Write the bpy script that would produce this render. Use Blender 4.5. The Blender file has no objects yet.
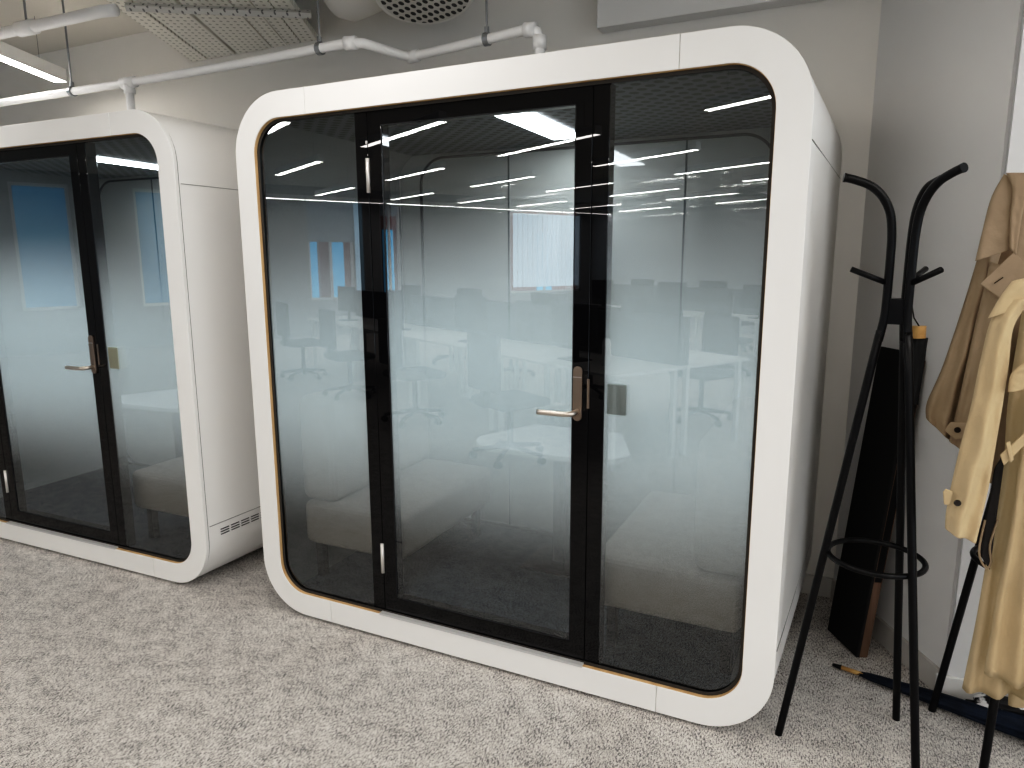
import bpy, bmesh, math, random
from math import sin, cos, pi, radians
from mathutils import Vector, Matrix
random.seed(7)
C = bpy.context.scene.collection
DZ = 0.012

# ------------------------------------------------------------------ camera
FPX = 694.6786
CAM = Vector((2.2972, -2.1777, 1.5483 + DZ))
YA, PI_, RO = -0.4484, -0.1761, -0.0032
FW = Vector((sin(YA)*cos(PI_), cos(YA)*cos(PI_), sin(PI_)))
R0 = Vector((cos(YA), -sin(YA), 0)); U0 = R0.cross(FW)
RT = R0*cos(RO) + U0*sin(RO); UP = -R0*sin(RO) + U0*cos(RO)
cd = bpy.data.cameras.new('camera'); cam = bpy.data.objects.new('camera', cd); C.objects.link(cam)
cd.sensor_width = 36; cd.lens = FPX/1024*36; cd.clip_start = .02; cd.clip_end = 200
M = Matrix((( RT.x, UP.x, -FW.x, CAM.x), (RT.y, UP.y, -FW.y, CAM.y), (RT.z, UP.z, -FW.z, CAM.z), (0, 0, 0, 1)))
cam.matrix_world = M
bpy.context.scene.camera = cam
def at(x, y, Y):
    """point of the plane y=Y seen at photo position x,y"""
    d = FW + RT*((x-512)/FPX) - UP*((y-384)/FPX)
    return CAM + d*((Y-CAM.y)/d.y)

# ------------------------------------------------------------------ materials
def mat(name, col, rough=.6, metal=0., spec=.5, coat=0., emit=None, es=1.):
    m = bpy.data.materials.new(name); m.use_nodes = True
    b = m.node_tree.nodes['Principled BSDF']
    b.inputs['Base Color'].default_value = (*col, 1); b.inputs['Roughness'].default_value = rough
    b.inputs['Metallic'].default_value = metal; b.inputs['Specular IOR Level'].default_value = spec
    if coat: b.inputs['Coat Weight'].default_value = coat; b.inputs['Coat Roughness'].default_value = .02
    if emit: b.inputs['Emission Color'].default_value = (*emit, 1); b.inputs['Emission Strength'].default_value = es
    return m
def srgb(r, g, b):
    f = lambda c: (c/255/12.92) if c/255 <= .04045 else ((c/255+.055)/1.055)**2.4
    return (f(r), f(g), f(b))
def nd(m, t, **k):
    n = m.node_tree.nodes.new(t)
    for a, v in k.items(): setattr(n, a, v)
    return n
def lk(m, a, b): m.node_tree.links.new(a, b)
def noise_mat(name, c1, c2, scale=20, stretch=(1, 1, 1), rough=.8, bump=0., bscale=None, detail=4, lo=.35, hi=.65, spec=.3, dist=.003):
    m = mat(name, c1, rough, spec=spec); b = m.node_tree.nodes['Principled BSDF']
    tc = nd(m, 'ShaderNodeTexCoord'); mp = nd(m, 'ShaderNodeMapping'); mp.inputs['Scale'].default_value = stretch
    nz = nd(m, 'ShaderNodeTexNoise'); nz.inputs['Scale'].default_value = scale; nz.inputs['Detail'].default_value = detail
    cr = nd(m, 'ShaderNodeValToRGB'); cr.color_ramp.elements[0].position = lo; cr.color_ramp.elements[1].position = hi
    cr.color_ramp.elements[0].color = (*c1, 1); cr.color_ramp.elements[1].color = (*c2, 1)
    lk(m, tc.outputs['Object'], mp.inputs['Vector']); lk(m, mp.outputs[0], nz.inputs['Vector'])
    lk(m, nz.outputs['Fac'], cr.inputs[0]); lk(m, cr.outputs[0], b.inputs['Base Color'])
    if bump:
        bp = nd(m, 'ShaderNodeBump'); bp.inputs['Strength'].default_value = bump; bp.inputs['Distance'].default_value = dist
        n2 = nd(m, 'ShaderNodeTexNoise'); n2.inputs['Scale'].default_value = bscale or scale; n2.inputs['Detail'].default_value = 3
        lk(m, mp.outputs[0], n2.inputs['Vector']); lk(m, n2.outputs['Fac'], bp.inputs['Height']); lk(m, bp.outputs[0], b.inputs['Normal'])
    return m

WHITE = noise_mat('white_laminate', (.86, .85, .83), (.88, .87, .85), 3, rough=.42, spec=.4)
WHITE_IN = mat('pod_side_white', (.84, .83, .81), .3, spec=.5)
BLACKG = mat('black_gloss_glass', (.006, .006, .007), .01, spec=.4)
BLACKM = mat('black_metal', (.004, .004, .005), .34, spec=.28)
SEAM = mat('seam_shadow', (.05, .045, .04), .8)
SEAM2 = mat('side_seam', (.22, .21, .20), .7)
WOOD = noise_mat('birch_edge', srgb(208, 176, 130), srgb(186, 152, 108), 30, (1, 1, .1), .5)
STEEL = mat('brushed_steel', (.62, .56, .50), .32, metal=1.)
STEEL_D = mat('dark_steel', (.30, .24, .20), .38, metal=1.)
ALU = mat('aluminium', (.62, .62, .62), .3, metal=.25)
HWHITE = mat('hinge_white', (.75, .72, .69), .35, metal=.6)
GREYBOX = mat('grey_panel', srgb(158, 166, 162), .6)
BEIGEBOX = mat('beige_panel', srgb(205, 200, 172), .6)
LINER = noise_mat('grey_felt', srgb(120, 122, 122), srgb(132, 134, 134), 160, rough=.95)
INFLOOR = noise_mat('dark_carpet', srgb(38, 41, 45), srgb(88, 94, 100), 260, rough=1., lo=.4, hi=.62, bump=.4)
SOFA = noise_mat('taupe_fabric', srgb(120, 113, 106), srgb(166, 158, 149), 300, (1, .35, 1), .95, bump=.3, bscale=400, dist=.001)
LAMPX = None
TABLEW = mat('white_tabletop', (.8, .8, .8), .35)
LAMPM = mat('lamp_diffuser', (.9, .9, .9), .5, emit=(1, .955, .91), es=27.)
LAMPB = mat('pod_lamp_diffuser', (.9, .9, .9), .5, emit=(.90, .96, 1.), es=18.)
LAMPM.cycles.emission_sampling = 'FRONT'; LAMPB.cycles.emission_sampling = 'FRONT'
WALLG = noise_mat('painted_wall', (.79, .785, .775), (.81, .805, .795), 2, rough=.9, spec=.2)
WALLW = mat('white_wall', (.72, .72, .72), .85, spec=.2)
WALLBACK = noise_mat('cream_wall', (.80, .78, .74), (.83, .81, .77), 2, rough=.9, spec=.2)
SKIRT = mat('skirting_paint', (.60, .58, .55), .55)
SKIRTW = mat('white_skirting', (.75, .74, .72), .45)
CEIL = mat('ceiling_paint', (.70, .67, .61), .9)
PIPEM = mat('white_pipe', (.84, .84, .84), .4)
PIPED = mat('galvanised', (.30, .31, .32), .4, metal=.7)
BRASS = mat('rod_dark', (.12, .115, .11), .5, metal=.5)
CERAM = mat('duct_white', (.74, .72, .68), .6)

def carpet():
    m = mat('carpet_loop', (.4, .38, .37), 1., spec=.1); b = m.node_tree.nodes['Principled BSDF']
    tc = nd(m, 'ShaderNodeTexCoord')
    def nz(scale, st, det=3, rot=0):
        mp = nd(m, 'ShaderNodeMapping'); mp.inputs['Scale'].default_value = st; mp.inputs['Rotation'].default_value = (0, 0, rot)
        n = nd(m, 'ShaderNodeTexNoise'); n.inputs['Scale'].default_value = scale; n.inputs['Detail'].default_value = det
        lk(m, tc.outputs['Object'], mp.inputs['Vector']); lk(m, mp.outputs[0], n.inputs['Vector']); return n
    a = nz(240, (1, .28, 1), 2, radians(28)); s = nz(420, (.3, 1, 1), 2, radians(28)); c = nz(14, (1, 1, 1), 4)
    ad = nd(m, 'ShaderNodeMath', operation='ADD'); lk(m, a.outputs['Fac'], ad.inputs[0]); lk(m, s.outputs['Fac'], ad.inputs[1])
    ad2 = nd(m, 'ShaderNodeMath', operation='MULTIPLY_ADD'); ad2.inputs[1].default_value = .35; lk(m, c.outputs['Fac'], ad2.inputs[0]); lk(m, ad.outputs[0], ad2.inputs[2])
    mr = nd(m, 'ShaderNodeMapRange'); mr.inputs[1].default_value = .98; mr.inputs[2].default_value = 1.40
    lk(m, ad2.outputs[0], mr.inputs[0])
    cr = nd(m, 'ShaderNodeValToRGB'); e = cr.color_ramp.elements
    e[0].position = 0; e[0].color = (*srgb(98, 96, 96), 1); e[1].position = 1; e[1].color = (*srgb(232, 228, 223), 1)
    k = cr.color_ramp.elements.new(.42); k.color = (*srgb(200, 195, 190), 1)
    lk(m, mr.outputs[0], cr.inputs[0]); lk(m, cr.outputs[0], b.inputs['Base Color'])
    bp = nd(m, 'ShaderNodeBump'); bp.inputs['Strength'].default_value = .5; bp.inputs['Distance'].default_value = .004
    lk(m, mr.outputs[0], bp.inputs['Height']); lk(m, bp.outputs[0], b.inputs['Normal'])
    return m
CARPET = carpet()

def glass_mat(name, tint=(.93, .96, .97)):
    m = bpy.data.materials.new(name); m.use_nodes = True; m.node_tree.nodes.clear()
    out = nd(m, 'ShaderNodeOutputMaterial')
    tr = nd(m, 'ShaderNodeBsdfTransparent'); tr.inputs[0].default_value = (*tint, 1)
    gl = nd(m, 'ShaderNodeBsdfGlossy'); gl.inputs['Roughness'].default_value = 0.0; gl.inputs[0].default_value = (.93, .97, 1, 1)
    fr = nd(m, 'ShaderNodeFresnel'); fr.inputs[0].default_value = 1.5
    f2 = nd(m, 'ShaderNodeMath', operation='ADD'); f2.inputs[1].default_value = .085; f2.use_clamp = True; lk(m, fr.outputs[0], f2.inputs[0])
    m2 = nd(m, 'ShaderNodeMixShader'); lk(m, f2.outputs[0], m2.inputs[0]); lk(m, tr.outputs[0], m2.inputs[1]); lk(m, gl.outputs[0], m2.inputs[2])
    lk(m, m2.outputs[0], out.inputs[0])
    return m
def film_mat(name, frost=.237, film=(.93, .99, 1.)):
    """one thin layer of the graded frosting, strongest at mid height"""
    m = bpy.data.materials.new(name); m.use_nodes = True; m.node_tree.nodes.clear()
    out = nd(m, 'ShaderNodeOutputMaterial'); tr = nd(m, 'ShaderNodeBsdfTransparent')
    d0 = nd(m, 'ShaderNodeBsdfDiffuse'); d0.inputs[0].default_value = (*film, 1)
    tl = nd(m, 'ShaderNodeBsdfTranslucent'); tl.inputs[0].default_value = (*film, 1)
    df = nd(m, 'ShaderNodeMixShader'); df.inputs[0].default_value = .25; lk(m, d0.outputs[0], df.inputs[1]); lk(m, tl.outputs[0], df.inputs[2])
    tc = nd(m, 'ShaderNodeTexCoord'); sp = nd(m, 'ShaderNodeSeparateXYZ'); lk(m, tc.outputs['Object'], sp.inputs[0])
    def ramp(a, b):
        r = nd(m, 'ShaderNodeMapRange', interpolation_type='SMOOTHSTEP'); r.inputs[1].default_value = a; r.inputs[2].default_value = b
        lk(m, sp.outputs[2], r.inputs[0]); return r
    lo = ramp(.38, .98); hr = ramp(1.15, 1.72)
    hi = nd(m, 'ShaderNodeMath', operation='SUBTRACT'); hi.inputs[0].default_value = 1; lk(m, hr.outputs[0], hi.inputs[1])
    mu = nd(m, 'ShaderNodeMath', operation='MULTIPLY'); lk(m, lo.outputs[0], mu.inputs[0]); lk(m, hi.outputs[0], mu.inputs[1])
    ms = nd(m, 'ShaderNodeMath', operation='MULTIPLY'); ms.inputs[1].default_value = frost; lk(m, mu.outputs[0], ms.inputs[0])
    mx = nd(m, 'ShaderNodeMixShader'); lk(m, ms.outputs[0], mx.inputs[0]); lk(m, tr.outputs[0], mx.inputs[1])
    em = nd(m, 'ShaderNodeEmission'); em.inputs[0].default_value = (.90, .97, 1, 1); em.inputs[1].default_value = .11  # weak added glow, brightens the frosting beyond what the room lamps give
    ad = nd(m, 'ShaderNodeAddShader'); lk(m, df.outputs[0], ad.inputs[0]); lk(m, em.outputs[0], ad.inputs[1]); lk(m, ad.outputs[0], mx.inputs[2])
    lk(m, mx.outputs[0], out.inputs[0]); m.cycles.emission_sampling = 'NONE'; return m
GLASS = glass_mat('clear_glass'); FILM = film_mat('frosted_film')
def sheets(pts, y, n=5):
    bm = bmesh.new()
    for k in range(n): bm.faces.new([bm.verts.new((x, y+k*.0008, z)) for x, z in pts])
    return bm

def dots_mat(name, base, dark, sx, sy, rad=.3, rough=.6, rot=0., axes=(0, 1)):
    m = mat(name, base, rough); b = m.node_tree.nodes['Principled BSDF']
    tc = nd(m, 'ShaderNodeTexCoord'); mp = nd(m, 'ShaderNodeMapping'); mp.inputs['Rotation'].default_value = (0, 0, rot)
    m3 = nd(m, 'ShaderNodeMapping'); m3.inputs['Scale'].default_value = (sx, sy, 1)
    sp = nd(m, 'ShaderNodeSeparateXYZ'); lk(m, tc.outputs['Object'], mp.inputs[0]); lk(m, mp.outputs[0], m3.inputs[0]); lk(m, m3.outputs[0], sp.inputs[0])
    def tri(o):
        f = nd(m, 'ShaderNodeMath', operation='FRACT'); lk(m, o, f.inputs[0])
        s = nd(m, 'ShaderNodeMath', operation='SUBTRACT'); s.inputs[1].default_value = .5; lk(m, f.outputs[0], s.inputs[0])
        p = nd(m, 'ShaderNodeMath', operation='POWER'); p.inputs[1].default_value = 2
        ab = nd(m, 'ShaderNodeMath', operation='ABSOLUTE'); lk(m, s.outputs[0], ab.inputs[0]); lk(m, ab.outputs[0], p.inputs[0]); return p
    a = tri(sp.outputs[axes[0]]); c = tri(sp.outputs[axes[1]])
    ad = nd(m, 'ShaderNodeMath', operation='ADD'); lk(m, a.outputs[0], ad.inputs[0]); lk(m, c.outputs[0], ad.inputs[1])
    lt = nd(m, 'ShaderNodeMath', operation='LESS_THAN'); lt.inputs[1].default_value = rad*rad; lk(m, ad.outputs[0], lt.inputs[0])
    mx = nd(m, 'ShaderNodeMix', data_type='RGBA'); mx.inputs[6].default_value = (*base, 1); mx.inputs[7].default_value = (*dark, 1)
    lk(m, lt.outputs[0], mx.inputs[0]); lk(m, mx.outputs[2], b.inputs['Base Color'])
    return m
PODCEIL = dots_mat('acoustic_ceiling', srgb(92, 96, 100), srgb(12, 13, 15), 19, 19, .33, rot=radians(45))
PERF = dots_mat('perforated_metal', (.88, .86, .80), (.48, .46, .42), 27, 20, .21, rot=radians(-29))
PERFD = dots_mat('diffuser_perforation', (.62, .60, .56), (.04, .04, .04), 20, 30, .34)
PERFR = dots_mat('slotted_rail', (.58, .57, .54), (.16, .16, .16), 40, 30, .2)

# ------------------------------------------------------------------ mesh helpers
def obj(name, bm, m, parent=None, smooth=False, loc=None, bevel=0, seg=2):
    me = bpy.data.meshes.new(name); (bmesh.ops.recalc_face_normals(bm, faces=bm.faces) if len(bm.faces) > 1 else None); bm.to_mesh(me); bm.free()
    ms = m if isinstance(m, (list, tuple)) else [m]
    for q in ms: me.materials.append(q)
    if smooth:
        for p in me.polygons: p.use_smooth = True
    o = bpy.data.objects.new(name, me); C.objects.link(o)
    if parent is not None: o.parent = parent
    if loc is not None: o.location = loc
    if bevel:
        md = o.modifiers.new('bevel', 'BEVEL'); md.width = bevel; md.segments = seg; md.limit_method = 'ANGLE'
    return o
def tag(o, label, cat, group=None):
    o['label'] = label; o['category'] = cat
    if group: o['group'] = group
    return o
def thing(name, label, cat, loc=(0, 0, 0), rotz=0, group=None):
    o = bpy.data.objects.new(name, None); C.objects.link(o); o.empty_display_size = .1
    o.location = loc; o.rotation_euler = (0, 0, rotz); return tag(o, label, cat, group)
def struct(name, bm, m, **k):
    o = obj(name, bm, m, **k); o['kind'] = 'structure'; return o
def copy_tree(o, parent=None):
    c = o.copy(); C.objects.link(c)
    if parent is not None: c.parent = parent
    for ch in list(o.children): copy_tree(ch, c)
    return c
def B(): return bmesh.new()
def box(bm, x0, x1, y0, y1, z0, z1):
    v = [bm.verts.new((x, y, z)) for z in (z0, z1) for y in (y0, y1) for x in (x0, x1)]
    for f in ((0, 1, 3, 2), (4, 6, 7, 5), (0, 4, 5, 1), (2, 3, 7, 6), (0, 2, 6, 4), (1, 5, 7, 3)): bm.faces.new([v[i] for i in f])
    return bm
def prism(bm, pts, z0, z1):
    a = [bm.verts.new((x, y, z0)) for x, y in pts]; b = [bm.verts.new((x, y, z1)) for x, y in pts]
    n = len(pts); bm.faces.new(a[::-1]); bm.faces.new(b)
    for i in range(n): bm.faces.new((a[i], a[(i+1) % n], b[(i+1) % n], b[i]))
    return bm
def prism_y(bm, pts, y0, y1):
    """polygon in x,z extruded along y"""
    a = [bm.verts.new((x, y0, z)) for x, z in pts]; b = [bm.verts.new((x, y1, z)) for x, z in pts]
    n = len(pts); bm.faces.new(a); bm.faces.new(b[::-1])
    for i in range(n): bm.faces.new((a[i], b[i], b[(i+1) % n], a[(i+1) % n]))
    return bm
def tube(bm, pts, r, n=12, cap=True):
    pts = [Vector(p) for p in pts]; rs = r if isinstance(r, (list, tuple)) else [r]*len(pts)
    up = Vector((0, 0, 1)); rings = []
    t0 = (pts[1]-pts[0]).normalized()
    x = t0.cross(up); x = x.normalized() if x.length > .05 else Vector((1, 0, 0))
    for i, p in enumerate(pts):
        a = pts[max(i-1, 0)]; b = pts[min(i+1, len(pts)-1)]; t = (b-a).normalized()
        x = (x - t*x.dot(t)).normalized(); y = t.cross(x)
        rings.append([bm.verts.new(p + (x*cos(2*pi*k/n) + y*sin(2*pi*k/n))*rs[i]) for k in range(n)])
    for i in range(len(rings)-1):
        for k in range(n): bm.faces.new((rings[i][k], rings[i][(k+1) % n], rings[i+1][(k+1) % n], rings[i+1][k]))
    if cap: bm.faces.new(rings[0][::-1]); bm.faces.new(rings[-1])
    return bm
def smooth_path(pts, n=6):
    P = [Vector(p) for p in pts]; out = []
    for i in range(len(P)-1):
        p0 = P[max(i-1, 0)]; p1 = P[i]; p2 = P[i+1]; p3 = P[min(i+2, len(P)-1)]
        for k in range(n):
            t = k/n; out.append(.5*((2*p1) + (p2-p0)*t + (2*p0-5*p1+4*p2-p3)*t*t + (3*p1-p0-3*p2+p3)*t**3))
    out.append(P[-1]); return out
def rrect(x0, x1, z0, z1, r, n=14):
    pts = []
    for cx, cz, a0 in ((x1-r, z1-r, 0), (x0+r, z1-r, 90), (x0+r, z0+r, 180), (x1-r, z0+r, 270)):
        for k in range(n+1):
            a = radians(a0 + 90*k/n); pts.append((cx + r*cos(a), cz + r*sin(a)))
    return pts
def ring_band(bm, A, Bp, ya, yb):
    """closed strip joining loop A at y=ya with loop B at y=yb"""
    a = [bm.verts.new((x, ya, z)) for x, z in A]; b = [bm.verts.new((x, yb, z)) for x, z in Bp]
    n = len(a)
    for i in range(n): bm.faces.new((a[i], a[(i+1) % n], b[(i+1) % n], b[i]))
    return bm
def solid_ring(bm, O, I, y0, y1):
    n = len(O)
    vs = [[bm.verts.new((x, y, z)) for x, z in L] for y in (y0, y1) for L in (O, I)]
    o0, i0, o1, i1 = vs
    for k in range(n):
        j = (k+1) % n
        bm.faces.new((o0[k], o0[j], i0[j], i0[k])); bm.faces.new((o1[k], i1[k], i1[j], o1[j]))
        bm.faces.new((o0[k], o1[k], o1[j], o0[j])); bm.faces.new((i0[k], i0[j], i1[j], i1[k]))
    return bm

# ------------------------------------------------------------------ pods
W, H, D, BF, RO_, RI = 2.174, 2.2, 1.13, .098, .232, .135
GY = .026            # glass plane
XM = (.588, .645, .705, 1.468, 1.525, 1.581)
SX = .375
def side_panel(sgn):
    """C-shaped end piece of the front surround"""
    O = rrect(0, W, 0, H, RO_); I = rrect(BF, W-BF, BF, H-BF, RI)
    if sgn > 0: o = O[45:60]+O[0:15]; i = I[45:60]+I[0:15]; xs = W-SX
    else: o = O[15:45]; i = I[15:45]; xs = SX
    g = .0008*sgn
    pts = [(xs+g, o[0][1])] + o + [(xs+g, o[-1][1]), (xs+g, i[-1][1])] + i[::-1] + [(xs+g, i[0][1])]
    return pts
def build_pod(beige=False):
    root = thing('office_pod', '', 'office pod', (0, 0, DZ))
    FT = .018
    for s in (1, -1):
        obj('front_frame_panel', prism_y(B(), side_panel(s), 0, FT), WHITE, root, bevel=.0012, seg=1)
    for z0, z1 in ((0, BF), (H-BF, H)):
        obj('front_frame_panel', box(B(), SX+.0008, W-SX-.0008, 0, FT, z0, z1), WHITE, root, bevel=.0012, seg=1)
    # dark shadow gap behind the front ring, then the shell, flaring slightly to the back
    O = rrect(0.003, W-.003, .003, H-.003, RO_); I = rrect(BF+.012, W-BF-.012, BF+.012, H-BF-.012, RI-.01)
    obj('shadow_gap', solid_ring(B(), O, I, FT, FT+.004), SEAM, root)
    fl = .058
    def sec(t, inset=0):
        return rrect(-fl*t+inset, W+fl*t-inset, inset, H-inset, RO_)
    bm = B()
    ring_band(bm, sec(0, .001), sec(.5), FT+.004, D*.5); ring_band(bm, sec(.5), sec(1), D*.5, D)
    bmesh.ops.remove_doubles(bm, verts=bm.verts, dist=.0001)
    inn = rrect(.06, W-.06, .055, H-.055, RO_-.05)
    ring_band(bm, sec(0, .001), rrect(BF-.02, W-BF+.02, BF-.02, H-BF+.02, RI), FT+.004, FT+.005)
    b = [bm.verts.new((x, D, z)) for x, z in sec(1)]; bm.faces.new(b)
    bmesh.ops.remove_doubles(bm, verts=bm.verts, dist=.0001)
    sh = obj('shell', bm, WHITE_IN, root, smooth=True)
    md = sh.modifiers.new('wn', 'WEIGHTED_NORMAL')
    # side seams
    for x, s in ((W, 1), (0, -1)):
        for zz in (1.88, .312):
            bm = B(); y0, y1 = FT+.01, D-.01
            v = []
            for y in (y0, y1):
                xx = x + s*(fl*y/D)
                for dx in (-.002, .0003):
                    for dz in (-.0012, .0012): v.append(bm.verts.new((xx+s*dx, y, zz+dz)))
            for f in ((0, 1, 3, 2), (4, 6, 7, 5), (0, 4, 5, 1), (2, 3, 7, 6), (0, 2, 6, 4), (1, 5, 7, 3)): bm.faces.new([v[i] for i in f])
            obj('panel_seam', bm, SEAM2, root)
    bm = B()
    for g in range(9):
        for r_ in range(3):
            y = .088 + g*.062; z = .278 - r_*.0125; xx = W + fl*y/D
            xb = fl*.049/D; v = [bm.verts.new((xx+a+(xb if yy > y else 0), yy, zz)) for zz in (z-.0021, z+.0021) for yy in (y, y+.049) for a in (-.002, .0008)]
            for f in ((0, 1, 3, 2), (4, 6, 7, 5), (0, 4, 5, 1), (2, 3, 7, 6), (0, 2, 6, 4), (1, 5, 7, 3)): bm.faces.new([v[i] for i in f])
    obj('vent_grille', bm, mat('vent_slot', (.01, .01, .01), .8), root)
    # wood lining between ring and glass
    A = rrect(BF, W-BF, BF, H-BF, RI); A2 = rrect(BF+.001, W-BF-.001, BF+.001, H-BF-.001, RI-.001)
    obj('wood_edge_trim', solid_ring(B(), A, A2, .004, GY+.02), WOOD, root)
    A3 = rrect(BF+.001, W-BF-.001, BF+.001, H-BF-.001, RI-.001); A4 = rrect(BF+.009, W-BF-.009, BF+.009, H-BF-.009, RI-.009)
    obj('black_gasket', solid_ring(B(), A3, A4, GY-.004, GY+.02), BLACKM, root)
    gi = BF+.007
    def half(x0, x1):
        P = rrect(gi, W-gi, gi, H-gi, RI-.007)
        if x0 < .3: q = P[15:45]; return [(x1, q[0][1])]+q+[(x1, q[-1][1])]
        q = P[45:60]+P[0:15]; return [(x0, q[0][1])]+q+[(x0, q[-1][1])]
    # fixed glazing left and right, black painted borders
    for x0, x1, bx0, bx1 in ((gi, XM[0], XM[0], XM[1]-.002), (XM[5], W-gi, XM[4]+.002, XM[5])):
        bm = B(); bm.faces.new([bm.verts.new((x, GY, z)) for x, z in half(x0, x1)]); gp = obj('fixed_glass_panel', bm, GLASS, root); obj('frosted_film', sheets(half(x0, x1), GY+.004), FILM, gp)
        obj('black_post', box(B(), bx0, bx1, GY-.001, GY+.055, BF+.006, H-BF-.006), BLACKG, root, bevel=.001, seg=1)
    # back faces of thin solid glass are hidden by making panes single sheets (see below)
    # door
    dr = thing('door', '', '', (0, 0, 0)); dr.parent = root
    for k in ('label', 'category'): del dr[k]
    x0, x1 = XM[1]+.0005, XM[4]-.0005; z0, z1 = BF+.008, H-BF-.006; gz0, gz1 = .172, 2.040
    bm = B()
    solid_ring(bm, [(x1, z1), (x0, z1), (x0, z0), (x1, z0)], [(XM[3], gz1), (XM[2], gz1), (XM[2], gz0), (XM[3], gz0)], GY-.001, GY+.05)
    obj('door_frame', bm, BLACKG, dr, bevel=.001, seg=1)
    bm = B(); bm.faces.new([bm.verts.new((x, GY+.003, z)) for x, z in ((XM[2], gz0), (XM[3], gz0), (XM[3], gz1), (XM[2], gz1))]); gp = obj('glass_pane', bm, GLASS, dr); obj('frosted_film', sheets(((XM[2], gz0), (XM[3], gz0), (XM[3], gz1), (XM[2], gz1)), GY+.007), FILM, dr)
    # silver line between black stile edge and glass
    bm = B(); e = .003
    solid_ring(bm, [(XM[3], gz1), (XM[2], gz1), (XM[2], gz0), (XM[3], gz0)], [(XM[3]-e, gz1-e), (XM[2]+e, gz1-e), (XM[2]+e, gz0+e), (XM[3]-e, gz0+e)], GY, GY+.0035)
    obj('glazing_bead', bm, mat('bead', (.015, .016, .018), .7), dr)
    # handle
    hx = 1.497
    pts = []
    for cz, a0 in ((1.194-.017, 0), (1.003+.017, 180)):
        for k in range(13): a = radians(a0+180*k/12); pts.append((hx-.009+.0165*cos(a), cz+.0165*sin(a)))
    hp = obj('handle_plate', prism_y(B(), pts, GY-.010, GY-.0005), STEEL_D, dr, bevel=.0015)
    obj('lock_line', box(B(), hx-.024, hx+.006, GY-.0112, GY-.010, 1.155, 1.158), STEEL, hp)
    lv = smooth_path([(hx-.009, GY-.008, 1.037), (hx-.009, GY-.040, 1.037), (hx-.022, GY-.056, 1.036), (hx-.05, GY-.060, 1.035), (hx-.135, GY-.060, 1.035)], 5)
    obj('door_lever', tube(B(), lv, .0095, 14), STEEL, hp, smooth=True)
    obj('latch_strip', box(B(), XM[4]-.004, XM[4]+.005, GY-.004, GY, 1.05, 1.152), STEEL_D, root)
    for za, zb in ((1.80, 1.925), (.275, .402)):
        obj('hinge', tube(B(), [(XM[1]-.002, GY-.004, za), (XM[1]-.002, GY-.004, zb)], .0075, 12), HWHITE, dr, smooth=True)
    obj('hinge_pin', tube(B(), [(XM[1]-.004, GY-.003, 1.977), (XM[1]-.004, GY-.003, 1.987)], .004, 10), HWHITE, dr)
    obj('threshold_strip', box(B(), XM[1]-.01, XM[4]+.002, -.003, GY+.004, BF-.001, BF+.0075), ALU, root)
    # switch box behind the glass
    obj('control_box', box(B(), 1.590, 1.658, GY+.0015, .075, 1.035, 1.14), BEIGEBOX if beige else GREYBOX, root, bevel=.004)
    # interior
    y0, y1 = GY+.06, D-.05
    inn = rrect(.055, W-.055, BF-.01, H-.085, .16)
    bm = B(); ring_band(bm, inn, inn, y0-.03, y1)
    obj('inner_lining', bm, [LINER], root, smooth=False)
    obj('inner_floor', box(B(), .12, W-.12, GY+.012, y1, BF-.03, BF+.004), INFLOOR, root)
    obj('acoustic_ceiling_panel', box(B(), .09, W-.09, GY+.012, y1, H-.10, H-.088), PODCEIL, root)
    bk = obj('back_wall_panel', box(B(), .06, W-.06, y1, y1+.02, BF, H-.09), BACKP, root)
    # dark border with rounded corners in front of the back glass
    bo = rrect(.19, W-.19, BF+.01, H-.115, .145); bi = rrect(.202, W-.202, BF+.022, H-.127, .133)
    obj('back_wall_border', solid_ring(B(), bo, bi, y1-.008, y1), mat('dark_border', srgb(38, 40, 43), .5), root)
    for xs in (.715, 1.60):
        obj('back_wall_joint', box(B(), xs-.004, xs+.004, y1-.003, y1+.001, BF, H-.12), mat('joint', srgb(60, 64, 66), .5), root)
    bm = B(); bm.faces.new([bm.verts.new(v) for v in ((1.025, .2, H-.106), (1.025, .92, H-.106), (1.175, .92, H-.106), (1.175, .2, H-.106))]); obj('ceiling_lamp', bm, LAMPB, root)
    obj('skirting', box(B(), .1, W-.1, y1-.012, y1-.002, BF, BF+.02), BLACKM, root)
    for x in (.28, W-.28):
        for y in (.09, D-.12):
            obj('foot', tube(B(), [(x, y, -DZ), (x, y, .004)], .03, 14), BLACKM, root)
    return root
def backpanel():
    m = noise_mat('back_glass', srgb(150, 152, 148), srgb(158, 160, 156), 2, rough=.5)
    b = m.node_tree.nodes['Principled BSDF']; b.inputs['Coat Weight'].default_value = 1.; b.inputs['Coat Roughness'].default_value = .02; b.inputs['Coat IOR'].default_value = 1.55
    return m
BACKP = backpanel()
pod = build_pod(); pod['label'] = 'white rounded meeting pod with black framed glass door, nearest the coat stands'
def flip(): pass
pod2 = copy_tree(pod)
for q in list(pod.children):
    if q.name.startswith('vent_grille'): bpy.data.objects.remove(q)
for q in pod2.children:
    if q.name.startswith('control_box'): q.data = q.data.copy(); q.data.materials[0] = BEIGEBOX
pod2.location = (-2.5174, -.0798, DZ); pod2.rotation_euler = (0, 0, .0286)
pod2['label'] = 'white rounded meeting pod at the left, cut by the photo edge, under the white pipe'
for o in (pod, pod2): o['category'] = 'office pod'

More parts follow.
